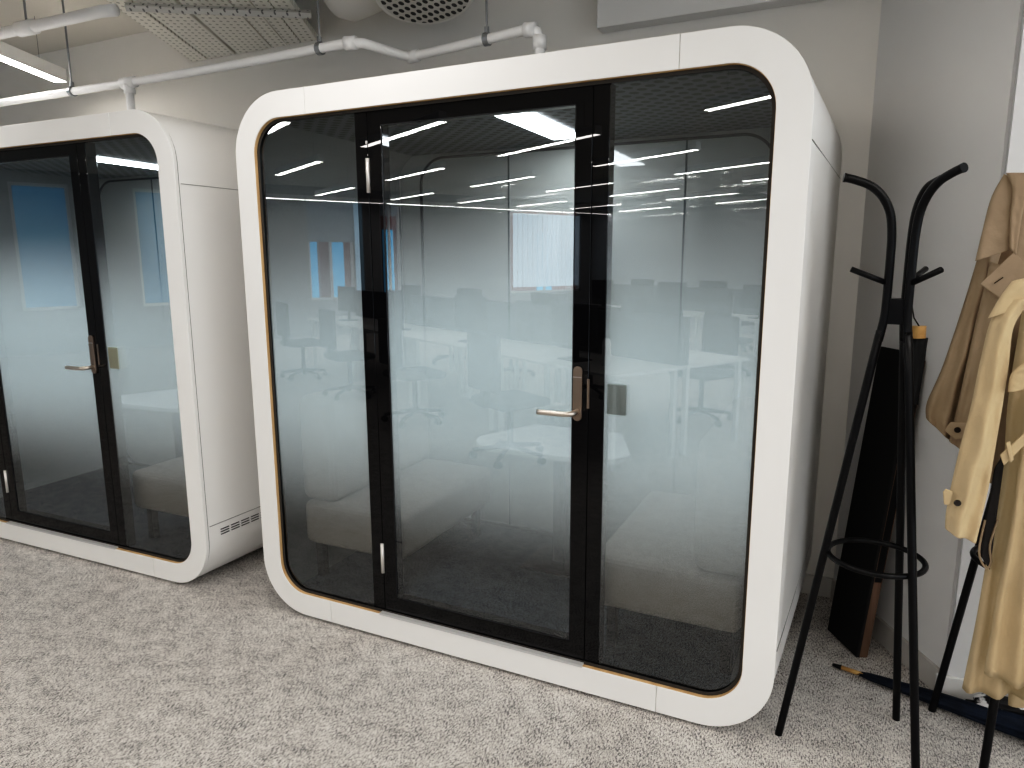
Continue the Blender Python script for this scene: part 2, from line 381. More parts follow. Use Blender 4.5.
# furniture inside a pod
def sofa(side, label, px):
    """bench sofa; side +1 has its back to the right wall"""
    t = thing('bench_sofa', label, 'sofa', (0, 0, 0))
    def X(a, b): return (a, b) if side > 0 else (-b, -a)
    a, b = X(-.29, .25)
    obj('seat', box(B(), a, b, .10-.5, .94-.5, .17, .375), SOFA, t, bevel=.035, seg=4)
    a, b = X(.07, .27)
    obj('backrest', box(B(), a, b, .11-.5, .93-.5, .37, .86), SOFA, t, bevel=.05, seg=4)
    for xx in (-.22, .2):
        for yy in (.16-.5, .88-.5):
            obj('leg', box(B(), side*xx-.018, side*xx+.018, yy-.018, yy+.018, 0, .175), BLACKM, t)
    return t
FZ = DZ+BF+.004
def place(t, p, x, y):
    v = p.matrix_basis @ Vector((x, y, 0)); t.location = (v.x, v.y, FZ); t.rotation_euler = p.rotation_euler
bpy.context.view_layer.update()
s1 = sofa(-1, 'taupe fabric bench sofa behind the left glass of the nearer pod', 0); place(s1, pod, .375, .53)
s2 = sofa(1, 'taupe fabric bench sofa behind the right glass of the nearer pod', 0); place(s2, pod, 1.80, .53)
s3 = sofa(1, 'taupe fabric bench sofa inside the far left pod', 0); place(s3, pod2, 1.80, .53)
def table(label):
    t = thing('meeting_table', label, 'table')
    pts = []
    for cx, cy, a0 in ((.22, -.10, 270), (.22, .22, 0), (-.22, .22, 90), (-.22, -.10, 180)):
        rr = .15 if a0 in (270, 180) else .02
        for k in range(9): a = radians(a0+90*k/8); pts.append((cx + rr*cos(a), cy + rr*sin(a)))
    obj('tabletop', prism(B(), pts, .595, .62), TABLEW, t, bevel=.004)
    obj('column', box(B(), -.03, .03, .0, .06, .012, .6), BLACKM, t)
    obj('base', box(B(), -.15, .15, -.12, .18, 0, .012), BLACKM, t, bevel=.004)
    return t
t1 = table('white rounded table with dark column inside the nearer pod'); place(t1, pod, 1.13, .76)
t2 = table('white rounded table with dark column inside the far left pod'); place(t2, pod2, 1.13, .76)

# ------------------------------------------------------------------ room
def EN(e, n): return (e*.8746+n*.4848, e*.4848-n*.8746)
CH = 3.05
BWY = 1.205
cor = (2.333, BWY); dg = (2.706, .56)
struct('floor', prism(B(), [(-16, 3), (8, 3), (8, -18), (-16, -18)], -.05, 0), CARPET)
struct('ceiling', prism(B(), [(-16, 3), (8, 3), (8, -18), (-16, -18)], CH, CH+.05), CEIL)
struct('wall_back', box(B(), -8.0, cor[0]+.1, BWY, BWY+.1, 0, CH), WALLBACK)
def wallseg(name, a, b, m, z0=0, z1=CH, th=.1):
    a = Vector((*a, 0)); b = Vector((*b, 0)); d = (b-a).normalized(); nn = Vector((-d.y, d.x, 0))*th
    return struct(name, prism(B(), [(a.x, a.y), (b.x, b.y), (b.x+nn.x, b.y+nn.y), (a.x+nn.x, a.y+nn.y)], z0, z1), m)
wallseg('wall_right', cor, dg, WALLG)
struct('wall_front_right', box(B(), dg[0]+.01, 6.0, dg[1]-.03, dg[1]+.12, 0, CH), WALLW)
struct('baseboard_right_end', box(B(), dg[0]-.025, 6.0, dg[1]-.045, dg[1]-.03, 0, .10), SKIRTW, bevel=.003)
d = (Vector(dg)-Vector(cor)).normalized(); nn = Vector((d.y, -d.x))*-1
q = Vector((-d.y, d.x))*-.014
struct('baseboard_right', prism(B(), [cor, dg, (dg[0]+q.x, dg[1]+q.y), (cor[0]+q.x, cor[1]+q.y)], 0, .095), SKIRT)
struct('baseboard_back', box(B(), -8, cor[0], BWY-.014, BWY, 0, .095), SKIRT)
wallseg('wall_side', EN(8, 3), EN(8, 12.2), WALLW)
# soffit box on the back wall and the bulkhead above the right corner
struct('trim_soffit', box(B(), 1.155, 2.333, BWY-.09, BWY, 2.62, CH), WALLG, bevel=.003)
# end wall and window wall of the office (seen reflected in the glass)
def wall_en(name, e0, n0, e1, n1, m, z0=0, z1=CH):
    a, b = Vector(EN(e0, n0)), Vector(EN(e1, n1)); d = (b-a).normalized(); k = Vector((-d.y, d.x))*.15
    return struct(name, prism(B(), [tuple(a), tuple(b), tuple(b+k), tuple(a+k)], z0, z1), m)
OFFW = mat('office_wall_grey', (.40, .41, .42), .85)
wall_en('wall_end', -11.5, 12, 8, 12, OFFW)
EW = -11.3
wins = [(-3.4, -1.4), (-.12, .72), (1.7, 3.1), (4.15, 5.15), (5.75, 6.25), (9.2, 11.5)]
prev = -8.5; k = 1
for a, b in wins + [(12.1, None)]:
    wall_en('wall_window_%d' % k, EW, prev, EW, a, OFFW); k += 1
    prev = b if b else 0
FACW = mat('window_white', (.8, .8, .8), .4)
for i, (a, b) in enumerate(wins):
    wall_en('trim_%d' % (i*2+1), EW, a, EW, b, OFFW, 0, .75)
    wall_en('trim_%d' % (i*2+2), EW, a, EW, b, OFFW, 2.85, CH)
    # window frame
    bm = B()
    def bar(n0, n1, z0, z1):
        p, q_ = EN(EW+.02, n0), EN(EW+.02, n1); r_, s_ = EN(EW+.09, n1), EN(EW+.09, n0)
        prism(bm, [p, q_, r_, s_], z0, z1)
    bar(a, a+.05, .75, 2.85); bar(b-.05, b, .75, 2.85); bar(a, b, .75, .8); bar(a, b, 2.8, 2.85); (bar((a+b)/2-.02, (a+b)/2+.02, .75, 2.85) if i > 2 else None)
    w = struct('window_%d' % (i+1), bm, FACW)
# roller blinds and vertical blinds
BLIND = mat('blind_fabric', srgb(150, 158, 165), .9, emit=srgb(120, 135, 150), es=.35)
def blind(name, n0, n1, z0, label):
    bm = B(); p, q_ = EN(EW+.13, n0), EN(EW+.13, n1); r_, s_ = EN(EW+.135, n1), EN(EW+.135, n0)
    prism(bm, [p, q_, r_, s_], z0, 2.85); o = obj(name, bm, BLIND); tag(o, label, 'blind'); return o
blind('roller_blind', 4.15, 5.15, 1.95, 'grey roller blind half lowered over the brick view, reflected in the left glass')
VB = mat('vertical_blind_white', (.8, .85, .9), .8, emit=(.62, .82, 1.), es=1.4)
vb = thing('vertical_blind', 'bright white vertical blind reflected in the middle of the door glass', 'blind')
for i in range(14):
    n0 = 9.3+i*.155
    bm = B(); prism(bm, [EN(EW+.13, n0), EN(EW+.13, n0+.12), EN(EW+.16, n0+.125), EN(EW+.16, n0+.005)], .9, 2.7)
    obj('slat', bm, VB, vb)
cu = B()
for n0, n1 in ((5.16, 5.34),):
    prism(cu, [EN(EW+.13, n0), EN(EW+.13, n1), EN(EW+.17, n1), EN(EW+.17, n0)], .1, 2.8)
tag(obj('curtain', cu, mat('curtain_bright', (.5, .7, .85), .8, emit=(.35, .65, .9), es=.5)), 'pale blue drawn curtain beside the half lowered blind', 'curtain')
# facade across the street
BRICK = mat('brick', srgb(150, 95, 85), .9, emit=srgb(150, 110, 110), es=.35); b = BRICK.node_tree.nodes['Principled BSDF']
bt = nd(BRICK, 'ShaderNodeTexBrick'); bt.inputs['Scale'].default_value = 6; bt.inputs['Color1'].default_value = (*srgb(150, 92, 84), 1)
bt.inputs['Color2'].default_value = (*srgb(128, 80, 76), 1); bt.inputs['Mortar'].default_value = (*srgb(170, 160, 155), 1)
lk(BRICK, bt.outputs[0], b.inputs['Base Color'])
fac = thing('brick_building', 'red brick building with tall blue windows seen through the office windows', 'building')
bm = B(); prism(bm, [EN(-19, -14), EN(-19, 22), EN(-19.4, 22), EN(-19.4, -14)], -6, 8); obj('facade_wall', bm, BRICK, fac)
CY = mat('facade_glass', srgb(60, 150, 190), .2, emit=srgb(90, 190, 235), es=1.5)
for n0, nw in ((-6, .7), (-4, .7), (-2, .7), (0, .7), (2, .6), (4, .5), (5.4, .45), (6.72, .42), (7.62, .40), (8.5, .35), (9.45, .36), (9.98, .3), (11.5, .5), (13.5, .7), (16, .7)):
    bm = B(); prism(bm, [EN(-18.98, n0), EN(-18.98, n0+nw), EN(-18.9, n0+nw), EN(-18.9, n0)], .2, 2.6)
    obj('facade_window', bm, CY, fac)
# glazed blue panes of the windows facing the far pod (tinted film)
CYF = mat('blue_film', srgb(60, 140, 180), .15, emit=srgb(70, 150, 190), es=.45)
for i in (0, 1, 2):
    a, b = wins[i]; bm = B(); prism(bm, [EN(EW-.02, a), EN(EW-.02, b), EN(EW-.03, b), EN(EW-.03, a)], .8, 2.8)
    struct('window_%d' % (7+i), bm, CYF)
# framed board on the end wall
fb = thing('framed_board', 'large white framed board on the end wall, reflected at the right', 'board')
bm = B(); prism(bm, [EN(-7.2, 11.96), EN(-5.85, 11.96), EN(-5.85, 12), EN(-7.2, 12)], .95, 2.2); obj('frame', bm, mat('board_frame', (.8, .8, .8), .5), fb)
bm = B(); prism(bm, [EN(-7.1, 11.95), EN(-5.95, 11.95), EN(-5.95, 11.97), EN(-7.1, 11.97)], 1.05, 2.1); obj('picture', bm, noise_mat('board_picture', (.05, .06, .07), (.5, .52, .55), 3, rough=.4), fb)

# ------------------------------------------------------------------ ceiling lamps
def strip_lamp(label, group=None, L=1.65):
    t = thing('linear_ceiling_lamp', label, 'ceiling lamp', group=group)
    obj('housing', box(B(), 0, L, -.04, .04, .004, .085), WHITE, t, bevel=.003)
    bm = B(); bm.faces.new([bm.verts.new(v) for v in ((.01, -.036, .003), (.01, .036, .003), (L-.01, .036, .003), (L-.01, -.036, .003))]); obj('diffuser', bm, LAMPM, t)
    for x in (.2, L-.2): obj('suspension_wire', tube(B(), [(x, 0, .085), (x, 0, CH-2.712)], .0012, 6), BRASS, t)
    return t
GR = 'linear lamps over the open office'
lamp0 = strip_lamp('slim white linear ceiling lamp hanging over the office desks', GR)
rz = math.atan2(.4848, .8746); first = True
for kk in range(-2, 4):
    for mm in range(-1, 7):
        e = -3.71+2.9*kk+(-.2 if mm == 0 else .08 if mm == 1 else 0); n = 2.25+1.5*mm
        x, y = EN(e, n)
        if mm == -1 and kk < 1: continue
        if y > -.9 or e > 7 or e < -10: continue
        if (x-2.3)**2+(y+2.18)**2 < .3: continue
        o = lamp0 if first else copy_tree(lamp0); first = False
        o.location = (x, y, 2.712); o.rotation_euler = (0, 0, rz)
o = copy_tree(lamp0); o.location = (*EN(-4.67, 1.18), 2.712); o.rotation_euler = (0, 0, rz)
# line of lamps along the window wall
lw = strip_lamp('linear lamp of the long row running along the windows', 'lamps along the windows')
for i in range(6):
    o = lw if i == 0 else copy_tree(lw)
    x, y = EN(-10.4, 2.2+1.68*i); o.location = (x, y, 2.712); o.rotation_euler = (0, 0, rz-pi/2)
ld = strip_lamp('white linear lamp with glowing underside hanging at the upper left, above the far pod')
ld.location = (-2.395, .86, 2.70); ld.rotation_euler = (0, 0, math.atan2(-.506, .25)+.0)

# ------------------------------------------------------------------ pipes, trays, duct
PZ = 2.507
pp = smooth_path([(-4.2, .47, PZ), (-2.4, .48, PZ), (-1.28, .50, PZ), (-.53, .50, PZ), (.17, .47, PZ)], 4)
path = [tuple(v) for v in pp] + [(.25, .475, PZ), (.285, .50, PZ), (.335, .735, PZ), (.37, .765, PZ), (.45, .755, PZ), (.82, .69, PZ), (1.02, .65, PZ), (1.055, .655, PZ-.012), (1.065, .66, PZ-.045), (1.065, .66, 2.215)]
wp = thing('water_pipe', 'white painted water pipe running above both pods and dropping behind the nearer one', 'pipe')
obj('pipe_run', tube(B(), path, .021, 14), PIPEM, wp, smooth=True)
bx, by = -1.27, .50
obj('pipe_drop', tube(B(), [(bx, by, PZ), (bx, by, 2.215)], .021, 14), PIPEM, wp, smooth=True)
for a, b_ in (((bx-.05, by, PZ), (bx+.05, by, PZ)), ((bx, by, PZ-.055), (bx, by, PZ-.01)), ((.21, .47, PZ), (.262, .48, PZ)), ((.345, .768, PZ), (.40, .762, PZ)), ((1.0, .654, PZ), (1.05, .652, PZ-.004)), ((1.065, .66, PZ-.03), (1.065, .66, PZ-.08))):
    obj('pipe_fitting', tube(B(), [a, b_], .029, 14), PIPEM, wp, smooth=True)
for x, y in ((-1.735, .49), (.06, .478), (.80, .693), (-3.4, .475)):
    obj('clamp', tube(B(), [(x-.012, y, PZ), (x+.012, y, PZ)], .028, 14), PIPED, wp)
    obj('nut', tube(B(), [(x, y, PZ+.028), (x, y, PZ+.05)], .012, 6), PIPED, wp)
    obj('hanger_rod', tube(B(), [(x, y, PZ+.025), (x, y, CH)], .0055, 8), PIPED, wp)
up = thing('upper_pipe', 'thicker white pipe at the upper left corner, higher than the water pipe', 'pipe')
obj('pipe_run', tube(B(), [(-5, .21, 2.76), (-1.9, .225, 2.76), (-1.45, .24, 2.76), (-1.08, .245, 2.76), (-1.0, .265, 2.76)], .028, 14), PIPEM, up, smooth=True)
obj('pipe_fitting', tube(B(), [(-1.72, .232, 2.76), (-1.60, .236, 2.76)], .037, 14), PIPEM, up, smooth=True)
for x in (-1.66, -3.2): obj('hanger_rod', tube(B(), [(x, .235, 2.76), (x, .235, CH)], .006, 8), PIPED, up)
# perforated planks (ceiling raft)
eb = [(-.80, -.69), (-.675, -.475), (-.455, -.215), (-.208, -.112), (-.106, -.02), (-.014, .085)]
lab = ['perforated cream ceiling plank farthest left of the raft', 'perforated cream ceiling plank, second from the left', 'widest smooth-edged perforated ceiling plank, third from the left', 'narrow perforated ceiling plank, fourth from the left', 'narrow perforated ceiling plank, fifth from the left', 'narrow perforated ceiling plank farthest right, beside the round duct']
for (a, b_), l in zip(eb, lab):
    na = (.4848*a-(BWY-.005))/.8746; nb = (.4848*b_-(BWY-.005))/.8746
    o = obj('ceiling_plank', prism(B(), [EN(a, na), EN(b_, nb), EN(b_, 1.6), EN(a, 1.6)], 2.812, 2.85), PERF, bevel=.003)
    tag(o, l, 'ceiling plank')
sr = tag(obj('slotted_rail', tube(B(), [(-.985, .31, 2.785), (-.25, .79, 2.785)], .020, 4), PERFR), 'slotted steel rail crossing under the perforated ceiling planks', 'rail')
# round duct with a perforated face
ax = Vector((.16, -.16, -.97)).normalized(); c0 = at(425, -3, .80)
bm = B(); rr = .235
tube(bm, [c0-ax*.42, c0-ax*.05, c0-ax*.012, c0], [rr*1.02, rr*1.02, rr*1.0, rr*.96], 40)
dt = thing('air_duct', 'round white air duct with perforated face hanging from the ceiling', 'air duct')
obj('duct_body', bm, CERAM, dt, smooth=False)
bm = B(); tube(bm, [(0, 0, 0), (0, 0, .004)], rr*.88, 40)
f = obj('perforated_face', bm, PERFD, dt); f.rotation_mode = 'QUATERNION'; f.rotation_quaternion = Vector((0, 0, 1)).rotation_difference(ax); f.location = c0
bm = B(); pb = at(340, -15, .84); tube(bm, [c0-ax*.22, pb+Vector((.1, 0, .01)), pb+Vector((.03, 0, .0)), pb+Vector((-.015, 0, .0))], [.16, .17, .172, .15], 32)
obj('duct_branch', bm, CERAM, dt, smooth=True)

# ------------------------------------------------------------------ coat stands
def coat_stand(label, loc, angs, names):
    t = thing('coat_stand', label, 'coat stand', loc)
    for a in angs:
        ca, sa = cos(radians(a)), sin(radians(a))
        rz_ = [(.242, .0), (.2415, .003), (.2405, .01), (.06, 1.24), (.046, 1.325), (.036, 1.39), (.034, 1.44), (.034, 1.56), (.036, 1.63), (.045, 1.69), (.068, 1.735), (.10, 1.765), (.14, 1.782), (.168, 1.79)]
        pts = smooth_path([(r*ca, r*sa, z) for r, z in rz_], 4)
        obj('leg', tube(B(), pts, .0118, 14), BLACKM, t, smooth=True)
        obj('coat_hook', tube(B(), [(.036*ca, .036*sa, 1.492), (.135*ca, .135*sa, 1.532)], [.008, .0085], 10), BLACKM, t, smooth=True)
        e = Vector((.168*ca, .168*sa, 1.79)); obj('end_cap', tube(B(), [e, e+Vector((.006*ca, .006*sa, .001))], .0128, 14), BLACKM, t)
    bm = B()
    for i in range(3):
        a, b_ = radians(angs[i]), radians(angs[(i+1) % 3]); p = Vector((.036*cos(a), .036*sin(a), 0)); q_ = Vector((.036*cos(b_), .036*sin(b_), 0))
        dd = (q_-p).normalized(); k = Vector((-dd.y, dd.x, 0))*.004
        prism(bm, [(p+k).xy, (q_+k).xy, (q_-k).xy, (p-k).xy], 1.375, 1.448)
    obj('hub', bm, BLACKM, t)
    bm = B(); N = 48; n = 10; z = .655; RR = .134
    ring = []
    for k in range(N):
        A = 2*pi*k/N; ring.append([bm.verts.new(((RR+.0085*cos(2*pi*j/n))*cos(A), (RR+.0085*cos(2*pi*j/n))*sin(A), z+.0085*sin(2*pi*j/n))) for j in range(n)])
    for k in range(N):
        for j in range(n): bm.faces.new((ring[k][j], ring[(k+1) % N][j], ring[(k+1) % N][(j+1) % n], ring[k][(j+1) % n]))
    obj('umbrella_ring', bm, BLACKM, t, smooth=True)
    return t
coat_stand('black metal coat stand, bare, standing nearest the pod with a black umbrella on it', (2.432, .125, 0), (191, 60, 309), None)
coat_stand('black metal coat stand at the right edge, loaded with beige trench coats', (2.84, .27, 0), (135, 249, 12), None)

# ------------------------------------------------------------------ leaning black board, umbrellas
wd = Vector((d.x, d.y, 0)); wn = Vector((d.y, -d.x, 0)) * -1      # along the diagonal wall; towards the room is -x
wn = Vector((-d.y, d.x, 0)); wn = wn if wn.x > 0 else -wn          # into the wall
b0 = Vector((2.322, .872, 0)); b1 = Vector((2.432, .69, 0)); tl = at(877, 352, .86); hgt = 1.215
lean = wn*.12
bb = thing('leaning_board', 'tall black flat board with wooden side edge leaning against the wall behind the stand', 'board', (0, 0, 0))
up_ = (lean + Vector((0, 0, hgt))).normalized()
dirw = (b1-b0).normalized(); th = dirw.cross(up_).normalized(); th = th if th.x > 0 else -th
def slab(bm, o, u, ul, v, vl, w, wl):
    vs = []
    for c in (0, 1):
        for b2 in (0, 1):
            for a2 in (0, 1): vs.append(bm.verts.new(o + u*ul*a2 + v*vl*b2 + w*wl*c))
    for f in ((0, 1, 3, 2), (4, 6, 7, 5), (0, 4, 5, 1), (2, 3, 7, 6), (0, 2, 6, 4), (1, 5, 7, 3)): bm.faces.new([vs[i] for i in f])
    return bm
L = (b1-b0).length; LZ = math.hypot(.12, hgt)
b0 = b0 + Vector((0, 0, .004))
obj('black_panel', slab(B(), b0, dirw, L, up_, LZ, th, .012), mat('matt_black', (.006, .006, .006), .7), bb)
DW = noise_mat('walnut_edge', srgb(128, 104, 88), srgb(104, 82, 68), 40, (1, 1, .1), .6)
obj('wooden_edge', slab(B(), b0+dirw*(L-.014)+th*.012, dirw, .014, up_, LZ*.98, th, .034), DW, bb)
obj('back_frame', slab(B(), b0+th*.012, dirw, .014, up_, LZ*.98, th, .034), DW, bb)
obj('upper_dark_panel', slab(B(), b0+dirw*(L-.012)+up_*(.32)+th*.014, dirw, .0135, up_, LZ-.36, th, .028), BLACKM, bb)

NAVY = noise_mat('navy_fabric', srgb(16, 24, 38), srgb(26, 38, 56), 12, rough=.6)
BLK = mat('black_fabric', (.006, .006, .007), .75)
HWOOD = noise_mat('honey_wood', srgb(206, 168, 112), srgb(184, 142, 88), 20, rough=.4)
def umbrella(name, label, p0, p1, r0, r1, m, handle_len, cat='umbrella', handle_col=HWOOD):
    t = thing(name, label, cat)
    p0 = Vector(p0); p1 = Vector(p1); ax_ = (p1-p0); Lh = ax_.length; ax_.normalize()
    x = ax_.cross(Vector((0, 0, 1)))
    x = x.normalized() if x.length > .05 else Vector((1, 0, 0)); y = ax_.cross(x)
    bm = B(); N = 32; rings = []
    for i in range(15):
        s = i/14; rad = r0 + (r1-r0)*min(1, s*1.12)
        if i == 0: rad = r0*.6
        if i == 14: rad = r1*.8
        ring = []
        for k in range(N):
            A = 2*pi*k/N; rr_ = rad*(1+.16*sin(8*A+5*s)+.05*sin(3*A+9*s))
            ring.append(bm.verts.new(p0 + ax_*(handle_len + (Lh-handle_len)*s) + x*cos(A)*rr_ + y*sin(A)*rr_*.8))
        rings.append(ring)
    for i in range(14):
        for k in range(N): bm.faces.new((rings[i][k], rings[i][(k+1) % N], rings[i+1][(k+1) % N], rings[i+1][k]))
    bm.faces.new(rings[0]); bm.faces.new(rings[-1])
    obj('canopy', bm, m, t, smooth=True)
    obj('shaft', tube(B(), [p0+ax_*.02, p0+ax_*(handle_len+.03)], .008, 12), handle_col, t, smooth=True)
    obj('tip', tube(B(), [p0-ax_*.005, p0+ax_*.028], [.006, .009], 12), BLACKM, t, smooth=True)
    return t, p0, ax_
def floor_at(x, y, z=0):
    dd = FW + RT*((x-512)/FPX) - UP*((y-384)/FPX); return CAM + dd*((z-CAM.z)/dd.z)
u0 = floor_at(834, 665, .012); u1 = floor_at(1003, 721, .045)
umbrella('closed_umbrella', 'closed navy umbrella with wooden tip lying on the carpet under the coats', u0, u0+(u1-u0)*1.4, .012, .044, NAVY, .085)
PAT = noise_mat('patterned_fabric', (.01, .01, .012), (.75, .75, .75), 14, rough=.5, lo=.49, hi=.53)
v0 = Vector((2.77, .455, .058)); v1 = Vector((3.25, .455, .058))
umbrella('folded_umbrella', 'black and white patterned folded umbrella on the floor beneath the coat hems', v0, v1, .04, .056, PAT, .02, handle_col=BLACKM)
# hanging umbrella with a stubby wooden handle
ht = at(919, 326, .16); hb = at(905, 402, .16)
t = thing('hanging_umbrella', 'black compact umbrella with wooden end hanging on the bare coat stand', 'umbrella')
a0 = Vector(ht); a1 = at(918.5, 338, .16); 
obj('wooden_end', tube(B(), [a0, a1], .019, 20), HWOOD, t, smooth=False)
ctop = at(917, 337.5, .165); cbot = at(911, 404, .165)
bm = B(); N = 28; rings = []
for i in range(9):
    s = i/8; c = ctop.lerp(cbot, s); rad = .027-.010*s
    rings.append([bm.verts.new(c + Vector((cos(2*pi*k/N), .7*sin(2*pi*k/N), 0))*rad*(1+.1*sin(7*2*pi*k/N+3*s))) for k in range(N)])
for i in range(8):
    for k in range(N): bm.faces.new((rings[i][k], rings[i][(k+1) % N], rings[i+1][(k+1) % N], rings[i+1][k]))
bm.faces.new(rings[0]); bm.faces.new(rings[-1]); obj('canopy', bm, BLK, t, smooth=True)
obj('wrist_strap', tube(B(), [a0, at(914, 318, .15), at(911, 300, .14)], .002, 6), BLACKM, t)

# ------------------------------------------------------------------ coats
def fabric(name, c1, c2):
    m = noise_mat(name, c1, c2, 3, rough=.85, lo=.3, hi=.7, spec=.2, bump=.5, bscale=22, dist=.012)
    return m
LC = fabric('light_trench_cotton', srgb(202, 184, 152), srgb(188, 168, 134))
DC = fabric('brown_trench_cotton', srgb(160, 142, 120), srgb(146, 128, 106))
LIN = mat('dark_lining', srgb(40, 38, 38), .8)
BTN = mat('dark_button', (.02, .015, .012), .25)
def cloth(name, Lp, Rp, Y, th, m, parent, folds=3, amp=.006, seed=0, nu=28, nv=28, yoff=None):
    """soft hanging piece: left and right outline given as photo positions on the plane y=Y; lens-shaped in section with folds"""
    Ls = smooth_path([at(x, y, Y) for x, y in Lp], 8); Rs = smooth_path([at(x, y, Y) for x, y in Rp], 8)
    def samp(P, t):
        f = t*(len(P)-1); i = min(int(f), len(P)-2); return P[i].lerp(P[i+1], f-i)
    bm = B(); F = []; K = []
    for j in range(nv+1):
        t = j/nv; a = samp(Ls, t); b_ = samp(Rs, t); fr = []; bk = []
        for i in range(nu+1):
            u = i/nu; p = a.lerp(b_, u); e = math.sqrt(max(0, 1-(2*u-1)**2))
            fold = amp*sin(2*pi*folds*u + seed + 1.3*sin(2.2*t+seed)) * (.25+.75*t)*e
            wr = (amp*.30*sin(15*t+5*u+seed*2)+amp*.22*sin(31*t-7*u+seed*3))*e*sin(pi*t)
            fr.append(bm.verts.new(p + Vector((0, -(th*e**.7) - fold - wr, 0))))
            bk.append(bm.verts.new(p + Vector((0, (th*e**.7)*.6 - fold + .0008, 0))))
        F.append(fr); K.append(bk)
    for j in range(nv):
        for i in range(nu):
            bm.faces.new((F[j][i], F[j][i+1], F[j+1][i+1], F[j+1][i])); bm.faces.new((K[j][i], K[j+1][i], K[j+1][i+1], K[j][i+1]))
        bm.faces.new((F[j][0], F[j+1][0], K[j+1][0], K[j][0])); bm.faces.new((F[j][nu], K[j][nu], K[j+1][nu], F[j+1][nu]))
    for i in range(nu):
        bm.faces.new((F[0][i], K[0][i], K[0][i+1], F[0][i+1])); bm.faces.new((F[nv][i], F[nv][i+1], K[nv][i+1], K[nv][i]))
    return obj(name, bm, m, parent, smooth=True)
def patch(name, pts, Y, th, m, parent, bevel=.002):
    bm = B(); a = [bm.verts.new(at(x, y, Y)) for x, y in pts]; b_ = [bm.verts.new(at(x, y, Y)+Vector((0, th, 0))) for x, y in pts]
    n = len(a); bm.faces.new(a); bm.faces.new(b_[::-1])
    for i in range(n): bm.faces.new((a[i], b_[i], b_[(i+1) % n], a[(i+1) % n]))
    return obj(name, bm, m, parent, bevel=bevel)
def button(x, y, Y, parent, r=.0095):
    c = at(x, y, Y); return obj('button', tube(B(), [c, c+Vector((0, -.004, 0))], [r, r*.85], 18), BTN, parent)

dc = thing('trench_coat', 'darker brown beige trench coat hanging behind the lighter one', 'coat')
YD = .16
cloth('coat_body', [(1003, 178), (985, 300), (975, 400), (985, 480)], [(1080, 200), (1090, 300), (1095, 400), (1090, 490)], YD+.03, .05, DC, dc, 4, .016, 1)
cloth('sleeve', [(984, 235), (966, 296), (943, 365), (927, 402), (926, 418)], [(1005, 240), (985, 305), (968, 370), (954, 425), (950, 440)], YD, .028, DC, dc, 1.5, .011, 2)
cloth('sleeve', [(990, 262), (975, 325), (962, 385), (953, 425), (949, 441)], [(1015, 270), (1000, 325), (990, 380), (980, 435), (971, 455)], YD-.035, .024, DC, dc, 1.5, .011, 3.4)
cloth('storm_flap', [(1004, 174), (991, 198), (982, 232), (975, 261)], [(1019, 186), (1016, 210), (1014, 235), (1010, 250)], YD-.075, .012, DC, dc, 1, .003, .5)
cloth('collar', [(1006, 173), (1012, 190), (1010, 215), (1009, 248)], [(1030, 173), (1026, 195), (1021, 222), (1016, 256)], YD-.092, .008, DC, dc, 1, .002, .2)
patch('lapel', [(980, 284), (1014, 252), (1024, 262), (1026, 285), (1006, 303)], YD-.098, .006, DC, dc)
patch('buttonhole', [(994, 283), (1003, 277), (1003.4, 277.8), (994.5, 283.8)], YD-.100, .002, BTN, dc, 0)
pc = patch('cuff_strap', [(944, 430), (951, 422), (974, 423), (972, 438), (955, 440)], YD-.075, .004, DC, dc)
button(957.5, 430, YD-.076, dc, .0085)

lc = thing('trench_coat', 'lighter beige trench coat in front at the right edge, its hem above the floor', 'coat')
YL = .02
cloth('coat_body', [(1024, 300), (1008, 400), (1003, 470), (990, 540), (976, 620), (962, 688)], [(1110, 330), (1120, 400), (1125, 470), (1130, 540), (1140, 620), (1150, 690)], YL+.05, .05, LC, lc, 6, .024, .7, nu=56)
cloth('front_panel', [(1026, 400), (1018, 470), (1012, 520), (998, 590), (984, 673)], [(1110, 400), (1112, 470), (1115, 540), (1120, 610), (1125, 715)], YL-.02, .024, LC, lc, 5, .020, 2.2, nu=48)
cloth('back_hem', [(1010, 640), (1008, 705)], [(1120, 640), (1122, 716)], YL+.09, .012, LC, lc, 3, .006, 1.2)
cloth('sleeve', [(1003, 300), (990, 322), (980, 362), (970, 410), (958, 455), (947, 505), (945, 528)], [(1035, 296), (1014, 325), (1008, 370), (999, 425), (990, 480), (981, 520), (976, 541)], YL-.045, .032, LC, lc, 1.5, .014, 4.4, nv=48)
cloth('shoulder_yoke', [(1012, 281), (1000, 297), (988, 318)], [(1060, 270), (1050, 285), (1040, 300)], YL-.06, .014, LC, lc, 1, .003, .3)
cloth('lapel', [(1024, 363), (1011, 374), (1008, 392)], [(1060, 340), (1060, 370), (1030, 388)], YL-.075, .008, LC, lc, 1, .003, 1.)
cloth('dark_lining', [(994, 470), (985, 520), (980, 555)], [(1006, 450), (999, 500), (990, 570)], YL+.01, .008, LIN, lc, 1, .002, 1.)
patch('cuff_strap', [(943, 492), (946, 489), (953, 492), (950, 505), (944, 505)], YL-.075, .006, LC, lc)
button(957.5, 503, YL-.094, lc, .009)
patch('belt', [(1000, 455), (1028, 430), (1030, 440), (1004, 466)], YL-.062, .005, LC, lc)
patch('belt_loop', [(1006, 443), (1010, 441), (1014, 460), (1010, 463)], YL-.068, .005, LC, lc)
obj('belt_end', tube(B(), smooth_path([at(998, 520, YL), at(990, 545, YL), at(991, 562, YL), at(986, 568, YL), at(979, 552, YL), at(985, 520, YL)], 5), .003, 8), DC, lc, smooth=True)

